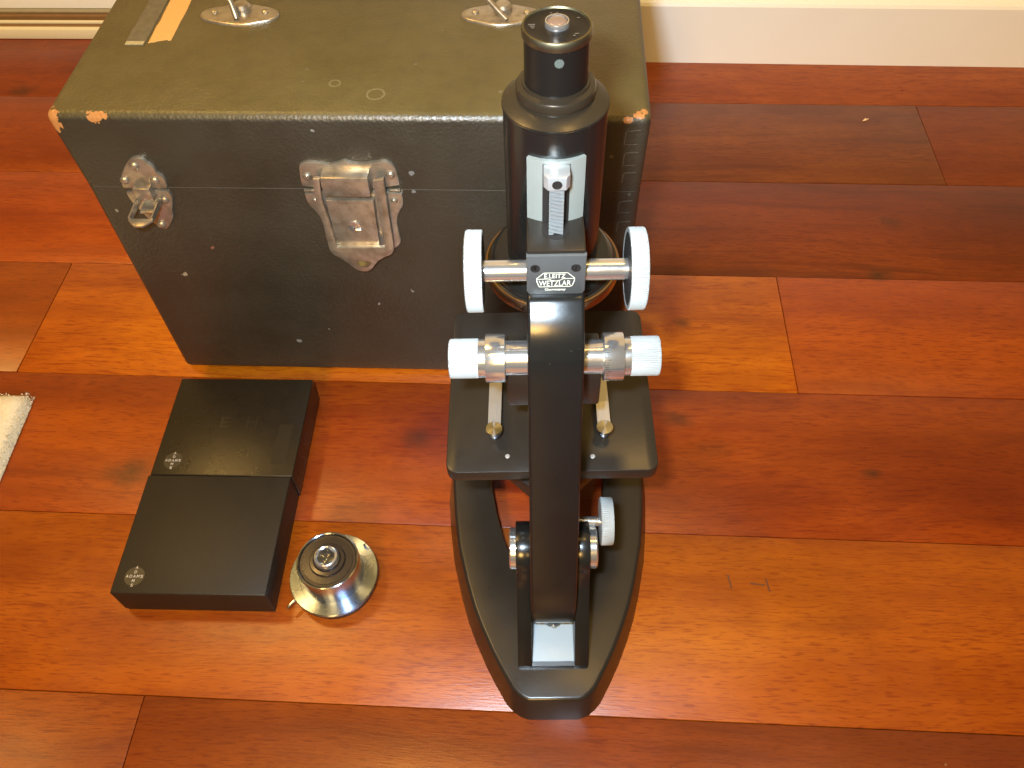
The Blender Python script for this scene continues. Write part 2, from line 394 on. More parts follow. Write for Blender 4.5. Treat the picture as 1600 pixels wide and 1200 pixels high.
def rrect(x0, x1, y0, y1, r, n=5):
    out = []
    for cx, cy, a0 in ((x1 - r, y1 - r, 0), (x0 + r, y1 - r, PI / 2), (x0 + r, y0 + r, PI), (x1 - r, y0 + r, 1.5 * PI)):
        for k in range(n + 1):
            a = a0 + PI / 2 * k / n; out.append((cx + r * math.cos(a), cy + r * math.sin(a)))
    return out

def tube_bm(pts, r, seg=12, bm=None):
    b = bmesh.new(); rings = []; pts = [Vector(p) for p in pts]; up = Vector((0, 0, 1))
    for i, p in enumerate(pts):
        t = (pts[min(i + 1, len(pts) - 1)] - pts[max(i - 1, 0)]).normalized()
        s = t.cross(up)
        if s.length < 1e-4: s = t.cross(Vector((1, 0, 0)))
        s.normalize(); n = s.cross(t)
        rr = r[i] if isinstance(r, (list, tuple)) else r
        rings.append([b.verts.new(p + (s * math.cos(2 * PI * k / seg) + n * math.sin(2 * PI * k / seg)) * rr) for k in range(seg)])
    for A, B in zip(rings, rings[1:]):
        for k in range(seg): b.faces.new((A[k], A[(k + 1) % seg], B[(k + 1) % seg], B[k]))
    b.faces.new(rings[0]); b.faces.new(rings[-1])
    return join(bm, b)

def spline(pts, n=8):
    out = []; P = [Vector(p) for p in pts]
    for i in range(len(P) - 1):
        p0, p1, p2, p3 = P[max(i - 1, 0)], P[i], P[i + 1], P[min(i + 2, len(P) - 1)]
        for k in range(n):
            t = k / n
            out.append(0.5 * ((2 * p1) + (p2 - p0) * t + (2 * p0 - 5 * p1 + 4 * p2 - p3) * t * t + (3 * p1 - p0 - 3 * p2 + p3) * t ** 3))
    out.append(P[-1]); return out

def ribbon_bm(pts, w, place, bm=None, closed=False):
    """thin flat stroke along 2-D points; place(u, v) -> 3-D point"""
    b = bm or bmesh.new(); n = len(pts)
    for i in range(n if closed else n - 1):
        a, c = Vector(pts[i]), Vector(pts[(i + 1) % n]); d = (c - a)
        if d.length < 1e-9: continue
        d.normalize(); s = Vector((-d.y, d.x)) * w / 2; a = a - d * w * .3; c = c + d * w * .3
        b.faces.new([b.verts.new(place(*p)) for p in (a + s, a - s, c - s, c + s)])
    return b

def text_bm(body, place, x0, x1, y0, y1, shear=0.0, bold=0.0, bm=None):
    """letters fitted in the box x0..x1, y0..y1 of a 2-D plane, put into 3-D by place(u, v)"""
    cu = bpy.data.curves.new('lettering', 'FONT'); cu.body = body; cu.resolution_u = 4; cu.offset = bold
    o = bpy.data.objects.new('lettering', cu); COL.objects.link(o)
    me = bpy.data.meshes.new_from_object(o); bpy.data.objects.remove(o); bpy.data.curves.remove(cu)
    xs = [v.co.x for v in me.vertices]; ys = [v.co.y for v in me.vertices]
    ax, bx, ay, by = min(xs), max(xs), min(ys), max(ys)
    for v in me.vertices:
        fx = (v.co.x - ax) / (bx - ax); fy = (v.co.y - ay) / (by - ay)
        v.co = place(x0 + fx * (x1 - x0) + shear * fy * (y1 - y0), y0 + fy * (y1 - y0))
    b = bm or bmesh.new(); b.from_mesh(me); bpy.data.meshes.remove(me)
    return b

# ------------------------------------------------------------------ the setting
floor = bpy.data.objects.new('floor', None); COL.objects.link(floor); floor['kind'] = 'structure'
sub = finish('subfloor', box_bm(-3.0, 3.0, -1.5, 1.2, -0.06, -0.016), 'recess', floor)
Y0, PW = 0.1455, 0.127
OR = (0.29, 0.066, 0.0014)
def tint(r, g_, b_, streaks=.3): return (OR[0] * r, OR[1] * g_, OR[2] * b_, streaks)
rows = {   # row: [(x0, x1, tint)]
    -3: [(-1.6, 1.6, tint(.75, .7, .9))], -2: [(-1.6, 1.6, tint(.8, .75, .9))], -1: [(-1.6, 1.6, tint(.7, .65, 1))],
    0: [(-1.2, -0.255, tint(.76, .60, .9)), (-0.255, 1.3, tint(.56, .40, 1.4, .55))],
    1: [(-1.0, 1.15, tint(.96, .89, 1.0, .3))],
    2: [(-1.3, 1.0, tint(.80, .56, .9, .4))],
    3: [(-1.5, -0.445, tint(.86, .72, .9)), (-0.445, 0.195, tint(1.30, 1.28, 1.3)), (0.195, 1.3, tint(.90, .66, 1.0))],
    4: [(-1.2, -0.12, tint(1.12, .80, .9)), (-0.12, 1.1, tint(.53, .37, 1.1, 1.0))],
    5: [(-1.4, -0.2, tint(.90, .66, .8)), (-0.2, 0.3745, tint(.54, .56, 3.0, .75)), (0.3745, 1.5, tint(.60, .50, 2.0))],
    6: [(-1.5, 0.02, tint(.74, .5, .8)), (0.02, 1.3, tint(.90, .86, 3.0))],
}
for r in sorted(rows):
    ya = Y0 + PW * (r - 1); yb = ya + PW
    if r == 6: yb = ya + 0.14
    for (xa, xb, c) in rows[r]:
        dz = random.uniform(-0.00025, 0.0)
        cx, cy = (xa + xb) / 2, (ya + yb) / 2
        hx, hy = (xb - xa) / 2 - 0.00022, (yb - ya) / 2 - 0.00018
        p = finish('plank', box_bm(-hx, hx, -hy, hy, -0.015, dz, 0.0007, 2), 'floor', floor, loc=(cx, cy, 0))
        p.color = c

# wall at the back; the skirting board to the right, the sliding door's track and panel to the left
WR = math.radians(-0.6)
wall = empty('wall', (0.0, 0.870, 0), WR); wall['kind'] = 'structure'
box('wall_panel', -0.115, 2.6, 0.0, 0.12, -0.012, 2.5, 'wall', wall)
sk = prism('baseboard', [(-0.013, 0.0), (-0.013, 0.0655), (-0.0115, 0.0685), (-0.006, 0.0705), (0.0, 0.0705), (0.0, 0.0)], -0.112, 2.6, 'skirt', wall, plane='yz', angle=20)
tr = empty('door_frame', (0, 0.897, 0), math.radians(0.3), 'cream sliding door track and frame along the floor, left behind the case', 'door frame')
def step(name, y0, y1, z0, z1, mat, r=0.0012): return box(name, -2.6, -0.125, y0, y1, z0, z1, mat, tr, r=r)
step('threshold', 0.0, 0.030, 0.0, 0.0125, 'track')
step('track_groove', 0.006, 0.030, 0.0125, 0.0135, 'trackb', 0)
step('track_rail', 0.010, 0.014, 0.0135, 0.0165, 'track', .0008)
step('track_groove', 0.018, 0.032, 0.0135, 0.0185, 'trackb', 0)
step('track_channel', 0.024, 0.040, 0.0185, 0.0215, 'trackg')
step('bottom_rail', 0.030, 0.075, 0.0215, 0.0475, 'skirt')
step('weather_strip', 0.034, 0.070, 0.0475, 0.0510, 'trackb', .0005)
box('door_jamb', -0.125, -0.112, -0.024, 0.075, 0.0, 2.30, 'skirt', tr, r=.001)
step('door_panel', 0.038, 0.068, 0.0510, 2.30, 'track')

# ------------------------------------------------------------------ carrying case
CX, CY, CPSI, CW, CH, CD = -0.30296, 0.40746, 0.00945, 0.3548, 0.2464, 0.21
case = empty('carrying_case', (CX, CY, 0), CPSI, 'large black leatherette carrying case with metal lock and worn orange corners', 'case')
SEAM = 0.1918
def rounded_box_bm(z0, z1, r_in, top):
    b = bmesh.new(); bmesh.ops.create_cube(b, size=1)
    for v in b.verts: v.co = Vector(((v.co.x + .5) * CW, (v.co.y + .5) * CD, z0 + (v.co.z + .5) * (z1 - z0)))
    zend = z1 if top else z0
    es = [e for e in b.edges if all(abs(v.co.z - zend) < 1e-6 for v in e.verts) or abs(e.verts[0].co.z - e.verts[1].co.z) > 1e-6]
    bmesh.ops.bevel(b, geom=es, offset=r_in, segments=4, profile=0.5, affect='EDGES', clamp_overlap=True)
    return b
finish('case_body', rounded_box_bm(0.002, SEAM - 0.0003, 0.0052, False), 'leather', case, angle=50)
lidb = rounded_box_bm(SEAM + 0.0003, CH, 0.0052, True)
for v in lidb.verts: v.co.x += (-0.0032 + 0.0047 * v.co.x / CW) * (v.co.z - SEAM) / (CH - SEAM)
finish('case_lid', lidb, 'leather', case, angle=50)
prism('seam_strip', rrect(0.0004, CW - 0.0004, 0.0003, CD - 0.0004, .0052), SEAM - 0.003, SEAM + 0.003, 'scrape', case)
# finger joints showing through the covering at the right front corner
for z, l in ((0.2325, .0), (0.2170, .0007), (0.2020, .0016), (0.1795, .0006), (0.162, .0012)):
    x0, x1 = CW - 0.0130 + l * .6, CW - 0.0046
    fj = ribbon_bm([(x1, z + .0052), (x0 + .001, z + .0045), (x0, z + .0036), (x0 - .0004, z - .0045 + l)], .0005, lambda u, v: Vector((u, -0.00012, v)))
    if l < .001: ribbon_bm([(x0 - .0004, z - .0050), (x1 - .001, z - .0046)], .0004, lambda u, v: Vector((u, -0.00012, v)), fj)
    finish('finger_joint', fj, 'scrape', case, smooth=False)

# tape strips on the lid
def tape(name, u0, u1, v0, v1, mat, ragged):
    pts = []; n = 9
    for i in range(n): pts.append((u0 + (u1 - u0) * i / (n - 1), v0 + (ragged * (i / (n - 1)) if i < n - 2 else ragged * .7) + random.uniform(-.0006, .0006)))
    for i in range(14): pts.append((u1 + random.uniform(-.0004, .0004), v0 + (v1 - v0) * (i + 1) / 14))
    for i in range(14): pts.append((u0 + random.uniform(-.0004, .0004), v1 - (v1 - v0) * (i + 1) / 14 + .001))
    return prism(name, pts, CH - 0.0002, CH + 0.0004, mat, case, bev=0)
tape('tape_strip', 0.0233, 0.0362, 0.0722, 0.185, 'tape', 0.0)
box('tape_end', 0.0238, 0.0356, 0.0728, 0.0765, CH + 0.0002, CH + 0.0006, 'tapeedge', case)
tape('tape_strip', 0.0383, 0.0524, 0.0755, 0.190, 'oak', 0.004)

# handle: two mounting plates, wire bails and the grip lying back
def mount(u):
    pts = []
    for k in range(28):
        a = 2 * PI * k / 28; rx, ry = 0.0265, 0.0105
        sx = abs(math.cos(a)) ** .75 * (1 if math.cos(a) >= 0 else -1); sy = abs(math.sin(a)) ** .9 * (1 if math.sin(a) >= 0 else -1)
        pts.append((u + rx * sx, 0.1075 + ry * sy * (1 + .25 * math.exp(-(math.cos(a) / .3) ** 2))))
    m = prism('handle_mount', pts, CH - 0.0003, CH + 0.0018, 'nickel', case, bev=0.0013, seg=3)
    for du in (-0.017, 0.017):
        finish('rivet', lathe_bm([(0.0026, 0), (0.0024, .0008), (.0015, .0016), (0, .0019)], 20, center=(u + du, 0.109, CH + 0.0017)), 'nickel', m)
    finish('handle_stud', lathe_bm([(0.0062, 0), (.006, .003), (.0045, .0048), (0, .0052)], 28, center=(u + 0.001, 0.112, CH + 0.0015)), 'nickel', m)
mount(0.0905); mount(0.2640)
wires = [spline([(0.0905, 0.1000, CH + .0025), (0.0885, 0.1040, CH + .009), (0.0850, 0.110, CH + .018), (0.0860, 0.120, CH + .028), (0.0960, 0.130, CH + .036), (0.110, 0.135, CH + .040)])]
wires.append(spline([(0.2680, 0.0990, CH + .0025), (0.2590, 0.1050, CH + .009), (0.2480, 0.114, CH + .018), (0.2420, 0.124, CH + .028), (0.2380, 0.131, CH + .036), (0.230, 0.135, CH + .040)]))
for wpts in wires: finish('handle_wire', tube_bm(wpts, 0.0019), 'nickel', case)
finish('handle_grip', tube_bm(spline([(0.106, 0.135, CH + .040), (0.14, 0.137, CH + .046), (0.17, 0.138, CH + .047), (0.20, 0.137, CH + .046), (0.234, 0.135, CH + .040)]), 0.0075, 16), 'leather', case)

# lock
lid_pl = [(0.1433, 0.2119), (0.1453, 0.2138), (0.1497, 0.2148), (0.1556, 0.2139), (0.1622, 0.2126), (0.1678, 0.214), (0.1724, 0.2164), (0.1754, 0.2141), (0.1813, 0.2132), (0.1898, 0.2142), (0.196, 0.2157), (0.2003, 0.2143), (0.2025, 0.2111), (0.2037, 0.2059), (0.2043, 0.1942), (0.1416, 0.1934), (0.1419, 0.2024)]
prism('lid_plate', smooth_poly(lid_pl, 1), 0.001, -0.0022, 'nickel', case, plane='xz', bev=0.0008)
body_pl = [(0.1416, 0.1920), (0.2043, 0.1928), (0.2048, 0.1813), (0.2009, 0.1756), (0.1982, 0.1676), (0.1981, 0.1579), (0.199, 0.149), (0.1953, 0.1433), (0.191, 0.142), (0.155, 0.142), (0.1505, 0.144), (0.1475, 0.149), (0.1485, 0.158), (0.1482, 0.168), (0.1458, 0.1753), (0.1421, 0.1805)]
prism('body_plate', smooth_poly(body_pl, 1), 0.001, -0.0022, 'nickel', case, plane='xz', bev=0.0008)
lock = prism('lock_case', [(0.156, 0.1880), (0.1867, 0.1886), (0.1847, 0.147), (0.1554, 0.1465)], -0.001, -0.0068, 'nickel', case, plane='xz', bev=0.0010)
finish('keyhole_cover', lathe_bm([(0.0043, 0), (0.0041, .0010), (0.003, .0013), (0, .0014)], 32, 'y', (0.1711, -0.0067, 0.1668)), 'chrome', lock)
box('keyhole_slot', 0.1715, 0.1750, -0.0088, -0.0075, 0.1642, 0.1650, 'chrome', lock)
box('hinge_block', 0.1572, 0.1868, -0.0112, -0.001, 0.1948, 0.2098, 'nickel', case, r=0.0009)
hasp_o = [(0.1524, 0.2073), (0.1509, 0.1967), (0.1502, 0.1826), (0.1512, 0.1733), (0.1510, 0.1571), (0.1504, 0.1481), (0.1519, 0.143), (0.1577, 0.1385), (0.1619, 0.1333), (0.166, 0.128), (0.1717, 0.1263), (0.1764, 0.1288), (0.1809, 0.136), (0.1867, 0.1408), (0.192, 0.1432), (0.1947, 0.1478), (0.1952, 0.16), (0.1953, 0.175), (0.1957, 0.1913), (0.1962, 0.2078)]
hasp_i = [(0.1894, 0.2059), (0.1894, 0.1912), (0.1884, 0.1499), (0.1565, 0.1494), (0.1553, 0.1765), (0.1543, 0.1908), (0.1566, 0.2074)]
def chaikin_open(p):
    out = [p[0]]
    for a, b in zip(p, p[1:]): out += [(a[0] * .75 + b[0] * .25, a[1] * .75 + b[1] * .25), (a[0] * .25 + b[0] * .75, a[1] * .25 + b[1] * .75)]
    return out + [p[-1]]
hp = prism('hasp', chaikin_open(hasp_o) + hasp_i, -0.0068, -0.0092, 'nickel', case, plane='xz', bev=.0005)
prism('hasp_badge', smooth_poly([(0.1675, 0.1375), (0.176, 0.1375), (0.1775, 0.134), (0.172, 0.1300), (0.1668, 0.134)], 1), -0.0088, -0.0092, 'badge', hp, plane='xz')
for (u, z, r) in ((0.1467, 0.2038, .0031), (0.1993, 0.2058, .0031), (0.1478, 0.185, .0024), (0.1988, 0.1851, .0025)):
    finish('rivet', lathe_bm([(r, 0), (r * .9, .0009), (r * .55, .0019), (0, .0022)], 20, 'y', (u, -0.0021, z)), 'nickel', case)
box('lock_rib', 0.1424, 0.1500, -0.0036, -0.001, 0.1922, 0.1937, 'nickel', case, r=.0005)
box('lock_rib', 0.1966, 0.2040, -0.0036, -0.001, 0.1928, 0.1943, 'nickel', case, r=.0005)

# left draw latch, lever hanging open
up = [(0.0364, 0.2144), (0.0399, 0.2167), (0.0434, 0.2173), (0.0466, 0.216), (0.0486, 0.2126), (0.0513, 0.2097), (0.0515, 0.2051), (0.0543, 0.2024), (0.055, 0.1977), (0.0542, 0.1935), (0.0531, 0.1924), (0.0253, 0.1922), (0.0251, 0.1943), (0.0266, 0.2004), (0.0285, 0.2039), (0.0319, 0.2086)]
latch = prism('latch', smooth_poly(up, 1), 0.001, -0.0024, 'nickel', case, plane='xz', bev=0.0009)
lowp = [(0.0253, 0.1912), (0.0533, 0.1914), (0.0547, 0.1861), (0.0534, 0.1811), (0.0507, 0.1747), (0.0498, 0.1688), (0.045, 0.1615), (0.0402, 0.1567), (0.0376, 0.1594), (0.0330, 0.1634), (0.0290, 0.174), (0.0258, 0.1814)]
prism('latch_plate', smooth_poly(lowp, 1), 0.001, -0.0024, 'nickel', latch, plane='xz', bev=0.0009)
box('latch_block', 0.0335, 0.0450, -0.0075, -0.001, 0.1865, 0.1965, 'nickel', latch, r=.0012)
lv = bmesh.new()
for s in (0.0325, 0.0470):
    b = bmesh.new(); bmesh.ops.create_cube(b, size=1)
    for v in b.verts: v.co = Vector((s + v.co.x * .0012, -0.0120 + v.co.y * .0205, 0.1845 + v.co.z * (.0052 if v.co.y > 0 else .0034)))
    lv = join(lv, b)
lv = prism_bm([(0.0319, -0.0215), (0.0476, -0.0215), (0.0476, -0.0232), (0.0450, -0.0262), (0.0425, -0.0285), (0.0370, -0.0285), (0.0345, -0.0262), (0.0319, -0.0232)], 0.1835, 0.1848, bev=.0003, bm=lv)
lv = box_bm(0.0345, 0.0450, -0.0120, -0.0020, 0.1800, 0.1815, .0004, bm=lv)
finish('latch_lever', lv, 'nickel', latch)
for (u, z) in ((0.0396, 0.2108), (0.0289, 0.1995), (0.0484, 0.1994), (0.0489, 0.1835), (0.0391, 0.1621)):
    finish('rivet', lathe_bm([(.0030, 0), (.0027, .0010), (.0016, .0019), (0, .0022)], 20, 'y', (u, -0.0023, z)), 'nickel', latch)

# ------------------------------------------------------------------ slide boxes
def slide_box(x, y, w, d, h, rz, label, gloss, disc, extra=None):
    t = empty('slide_box', (x, y, 0), rz, label, 'slide box', 'two black slide boxes end to end')
    box('box_base', -w / 2 + .0008, w / 2 - .0008, -d / 2 + .0008, d / 2 - .0008, 0.0, 0.012, 'card', t, r=.0006).color = (1, 1, 1, gloss)
    lid = box('box_lid', -w / 2, w / 2, -d / 2, d / 2, 0.0035, h, 'card', t, r=.0009, seg=3); lid.color = (1, 1, 1, gloss)
    z = h + 0.00012
    lx, ly = disc
    dsk = bmesh.new(); vs = [dsk.verts.new((lx + .0066 * math.cos(2 * PI * k / 32), ly + .0066 * math.sin(2 * PI * k / 32), z - .00006)) for k in range(32)]; dsk.faces.new(vs)
    finish('logo_disc', dsk, 'printdisc', lid, smooth=False)
    pl = lambda u, v: Vector((u, v, z))
    b = None; s = 0.0024
    for k, ch in enumerate('ADAMS'):
        cxk = lx + (k - 2) * s; b = text_bm(ch, pl, cxk - .00085, cxk + .00085, ly - .0010, ly + .0010, 0.0, 0.01, b)
        if k != 2:
            cyk = ly + (2 - k) * 0.0031; b = text_bm(ch, pl, lx - .00085, lx + .00085, cyk - .0010, cyk + .0010, 0.0, 0.01, b)
    finish('lettering', b, 'print', lid, smooth=False)
    return t, lid, z
ang = math.radians(1.3)
slide_box(-0.2342, 0.2459, 0.1027, 0.0886, 0.0300, ang, 'black slide box with matte lid, the nearer one beside the condenser', 1.0, (-0.0381, -0.0325))
t, lid, z = slide_box(-0.2352, 0.3336, 0.1027, 0.0862, 0.0298, ang, 'black slide box with faint scratched letters E H, next to the case', 0.42, (-0.0378, -0.0310))
pl = lambda u, v: Vector((u, v, z))
b = text_bm('E', pl, -0.0110, -0.0040, -0.0020, 0.0070)
b = text_bm('H', pl, 0.0090, 0.0165, -0.0020, 0.0080, 0.0, -0.02, b)
finish('scratched_letters', b, 'pencil', lid, smooth=False)
box('lid_patch', 0.034, 0.0445, -0.033, 0.001, z - .0002, z + .00005, 'card', lid).color = (1, 1, 1, 0.8)

# ------------------------------------------------------------------ loose condenser
cd = empty('condenser', (-0.1447, 0.2270, 0), 0.0, 'silver flanged microscope condenser lens standing alone beside the slide boxes', 'condenser')
lathe('lower_ring', [(0.020, 0.0), (0.0268, 0.0004), (0.0275, 0.002), (0.0275, 0.0104)], 'matte', cd, 72)
lathe('flange', [(0.0230, 0.0102), (0.0294, 0.0102), (0.0299, 0.0108), (0.0299, 0.0124), (0.0294, 0.0130), (0.0232, 0.0132), (0.0230, 0.0128), (0.0208, 0.0128)], 'brushed', cd, 96)
lathe('barrel', [(0.0206, 0.0126), (0.0206, 0.0335), (0.0203, 0.0346), (0.0196, 0.0349), (0.0190, 0.0345), (0.0189, 0.0320)], 'turned', cd, 96, cap=False)
lathe('top_cap', [(0.0189, 0.0310), (0.0188, 0.0330), (0.0184, 0.0334), (0.0166, 0.0334), (0.0165, 0.0340), (0.0120, 0.0342), (0.0117, 0.0347), (0.0116, 0.0356), (0.0112, 0.0360), (0.0092, 0.0362), (0.0088, 0.0368), (0.0086, 0.0380), (0.0078, 0.0383), (0.0066, 0.0382), (0.0066, 0.0310)], 'cap', cd, 72)
lr = lathe('lens_ring', [(0.0080, 0.0376), (0.0079, 0.0402), (0.0074, 0.0410), (0.0066, 0.0413), (0.0058, 0.0409), (0.0054, 0.0397)], 'chrome', cd, 48, cap=False)
lathe('lens', [(0.0056, 0.0372), (0.0056, 0.0400), (0.0047, 0.0413), (0.0034, 0.0422), (0.0016, 0.0427), (0, 0.0428)], 'glass', cd, 40, angle=80)
lathe('lens_back', [(0.0061, 0.0352), (0.0061, 0.0368), (0.003, 0.0364), (0, 0.0362)], 'recess', cd, 40)
lev = tube_bm(spline([(-0.0195, -0.0150, 0.0114), (-0.0240, -0.0195, 0.0106), (-0.0275, -0.0245, 0.0096)], 5), [.0012] * 9 + [.0009, .0006], 10)
finish('iris_lever', lev, 'turned', cd)
finish('locating_pin', lathe_bm([(.0008, 0), (.0008, .005), (0, .0056)], 12, center=(0.0185, 0.0200, 0.0125)), 'matte', cd)

# ------------------------------------------------------------------ microscope
MS = empty('microscope', (-0.002, 0.3025, 0), math.radians(3.0), 'black vintage monocular microscope with white knobs, standing on the wooden floor', 'microscope')

# horseshoe foot, tapering towards the viewer
half = [(-.1558, .0150), (-.1545, .0185), (-.1515, .0225), (-.1485, .0254), (-.136, .0326), (-.125, .0383), (-.110, .0450), (-.097, .0500), (-.080, .0550), (-.054, .0612), (-.028, .0647), (-.006, .0667), (.025, .0680), (.052, .0675), (.060, .0655), (.063, .0620)]
inn = [(.063, .0470), (.058, .0440), (.040, .0425), (.010, .0405), (-.0108, .0388), (-.0285, .0356), (-.048, .0310), (-.0612, .0260), (-.072, .0190), (-.078, .0110), (-.0795, .0030)]
path = half + inn
outl = [(w, y) for y, w in path] + [(-w, y) for y, w in reversed(path)]
no = len(half)
b = bmesh.new(); hi = []; lo = []
n = len(outl)
for i, (u, v) in enumerate(outl):
    outer = i < no or i >= n - no
    p, r_ = outl[i - 1], outl[(i + 1) % n]
    tx, ty = r_[0] - p[0], r_[1] - p[1]; L = math.hypot(tx, ty); nx, ny = ty / L, -tx / L
    k = 0.0048 if outer and v < 0.0 else (0.002 if outer else 0.0)
    hi.append(b.verts.new((u, v, 0.0245))); lo.append(b.verts.new((u + nx * k, v + ny * k, 0.0)))
fh = b.faces.new(hi); b.faces.new(lo)
for i in range(n): b.faces.new((lo[i], lo[(i + 1) % n], hi[(i + 1) % n], hi[i]))
bmesh.ops.recalc_face_normals(b, faces=b.faces[:])
bmesh.ops.bevel(b, geom=list(fh.edges), offset=0.0022, segments=4, profile=0.5, affect='EDGES', clamp_overlap=True)
bmesh.ops.triangulate(b, faces=[f for f in b.faces if len(f.verts) > 4])
foot = finish('foot', b, 'satin', MS, angle=40)

# pillar: two cheeks with a sloping pale ramp between them
JY, JZ = -0.085, 0.0850
prof = [(-.1365, .0235), (-.1365, .0285), (-.1300, .0390), (-.1180, .0560), (-.1060, .0720)]
for k in range(15):
    a = PI + 0.15 - (PI + 0.15 - 0.0) * k / 14; prof.append((JY + .0160 * math.cos(a), JZ + .0160 * math.sin(a)))
prof += [(-.0690, .0600), (-.0700, .0235)]
for s in (-1, 1):
    x0, x1 = sorted((s * 0.0128, s * 0.0216))
    prism('pillar_cheek', prof, x0, x1, 'enamel', MS, plane='yz', bev=.0008, bevel_both=True, angle=28)
prism('pillar_core', [(-.1365, .0235), (-.1365, .0285), (-.1340, .0290), (-.1335, .0275), (-.080, .0380), (-.0715, .0235)], -0.0130, 0.0130, 'satin', MS, plane='yz', angle=20)
prism('pillar_ramp', [(-.1336, .0272), (-.1336, .0280), (-.081, .0392), (-.081, .0384)], -0.0126, 0.0126, 'ramp', MS, plane='yz')
for s, x1 in ((-1, .0254), (1, .0262)):
    bm_ = lathe_bm([(.0124, .0212), (.0124, x1 - .0008), (.0116, x1), (.005, x1), (.0046, x1 - .0006), (0, x1 - .0006)], 64, 'x')
    bm_.transform(Matrix.Translation((0, JY, JZ)) @ Matrix.Scale(s, 4, (1, 0, 0)))
    finish('pivot_disc', bm_, 'chrome', MS)

# curved arm
front = [(-.0415, .2608), (-.0438, .2606), (-.0464, .2598), (-.0490, .2578), (-.0530, .2545), (-.0570, .2503), (-.0603, .2455), (-.0630, .2400), (-.0655, .2335), (-.0727, .2070), (-.0825, .1740), (-.0950, .1360), (-.1058, .1040), (-.1130, .0840), (-.1172, .0690), (-.1188, .0580), (-.1180, .0510), (-.1150, .0460), (-.1080, .0435)]
back = [(-.0970, .0450), (-.0850, .0690), (-.0810, .0830), (-.0770, .1040), (-.0690, .1300), (-.0580, .1740), (-.0470, .2070), (-.0380, .2320), (-.0290, .2500), (-.0200, .2620)]
def widthz(z): return 0.01315 + max(0, min(1, (0.255 - z) / 0.17)) * 0.0002 - (max(0, 0.070 - z) / 0.02) * 0.0006
def dens(pts):
    out = [ (p.x, p.y) for p in spline([(a, c, 0) for a, c in pts], 3)]
    return out
arm_o = dens(front) + dens(back)
b = bmesh.new(); nA = len(arm_o)
L_ = [b.verts.new((-widthz(z), y, z)) for y, z in arm_o]; R_ = [b.verts.new((widthz(z), y, z)) for y, z in arm_o]
fl_, fr_ = b.faces.new(L_), b.faces.new(R_)
for i in range(nA): b.faces.new((L_[i], L_[(i + 1) % nA], R_[(i + 1) % nA], R_[i]))
bmesh.ops.recalc_face_normals(b, faces=b.faces[:])
bmesh.ops.bevel(b, geom=list(fl_.edges) + list(fr_.edges), offset=0.0026, segments=4, profile=0.5, affect='EDGES', clamp_overlap=True)
bmesh.ops.triangulate(b, faces=[f for f in b.faces if len(f.verts) > 4])
arm = finish('arm', b, 'enamel', MS, angle=45)
finish('arm_screw', lathe_bm([(.0062, .0390), (.0068, .0400), (.0068, .0435), (.005, .0445)], 28, center=(0, -.1095, 0.0)), 'matte', arm)
finish('screw_head', lathe_bm([(.0016, 0), (.0014, .0009), (0, .0011)], 14, 'y', (0.0004, -.1160, .0420)), 'chrome', arm)

# head block with the maker's plate
head = prism('head_block', rrect(-.0128, .0128, -.0418, -.0190, .0008, 2), 0.2612, 0.2862, 'satin', MS, bev=.0007)
plate = prism('name_plate', [(-.0131, .2845), (.0131, .2845), (.0131, .2625), (.0122, .2608), (.0105, .2600), (-.0105, .2600), (-.0122, .2608), (-.0131, .2625)], -0.0410, -0.0432, mat_enamel('plate_black', (0.050, 0.054, 0.054), 0.36), MS, plane='xz', bev=.0004)
PY = -0.04335
place = lambda u, v: Vector((u, PY, v))
def lg(cx, cy): return ((cx - 828) / 696 * .0168, .2738 - (cy - 552) / 240 * .0086)
b = ribbon_bm([lg(*p) for p in [(600, 540), (1040, 540), (1170, 635), (1165, 685), (1130, 770), (1085, 785), (520, 785), (475, 690), (470, 640)]], .00034, place, closed=True)
ribbon_bm([lg(*p) for p in [(478, 648), (690, 646), (740, 668), (830, 684), (920, 664), (960, 644), (1165, 640)]], .00030, place, b)
def lt(txt, a, c, bm): 
    (x0, y1), (x1, y0) = lg(*a), lg(*c); return text_bm(txt, place, x0, x1, y0, y1, 0, 0, bm)
lt('E.LEITZ', (612, 560), (1000, 634), b); lt('WETZLAR', (515, 676), (1105, 768), b)
(x0, y1), (x1, y0) = lg(625, 812), lg(1015, 868)
text_bm('Germany', place, x0, x1, y0, y1, 0, 0.012, b)
finish('maker_mark', b, 'engrave', plate, smooth=False)
for sx in (-.0093, .0086):
    sc = finish('plate_screw', lathe_bm([(.0021, 0), (.0021, .0006), (.0016, .0006), (.0015, .0001), (0, .0001)], 24, 'y', (sx, -0.0431, .2772)), 'recess', plate)
    box('screw_slot', sx - .0003, sx + .0003, -0.04345, -0.0431, .2757, .2787, 'matte', sc)

# body tube, with the milled slide, rack and stop
tube = finish('body_tube', lathe_bm([(.0150, .2440), (.0222, .2445), (.0222, .3305), (.0226, .3310), (.0226, .3320), (.0222, .3322)], 96), 'enamel', MS)
lathe('tube_cap', [(.0222, .3322), (.0224, .3326), (.0168, .3352), (.0150, .3352)], 'bronze', MS, 96)
def sector(r0, r1, z0, z1, hw, seg=14):
    a = math.asin(hw / r1); out = [(r1 * math.sin(-a + 2 * a * k / seg), -r1 * math.cos(-a + 2 * a * k / seg)) for k in range(seg + 1)]
    out += [(r0 * math.sin(a - 2 * a * k / seg), -r0 * math.cos(a - 2 * a * k / seg)) for k in range(seg + 1)]
    return prism_bm(out, z0, z1, bev=0)
finish('milled_slide', sector(.0215, .0238, .2600, .3192, .0124), 'slide', MS)
finish('rack_groove', sector(.0232, .0241, .2600, .3175, .0058), 'recess', MS)
rk = bmesh.new(); nT = 15
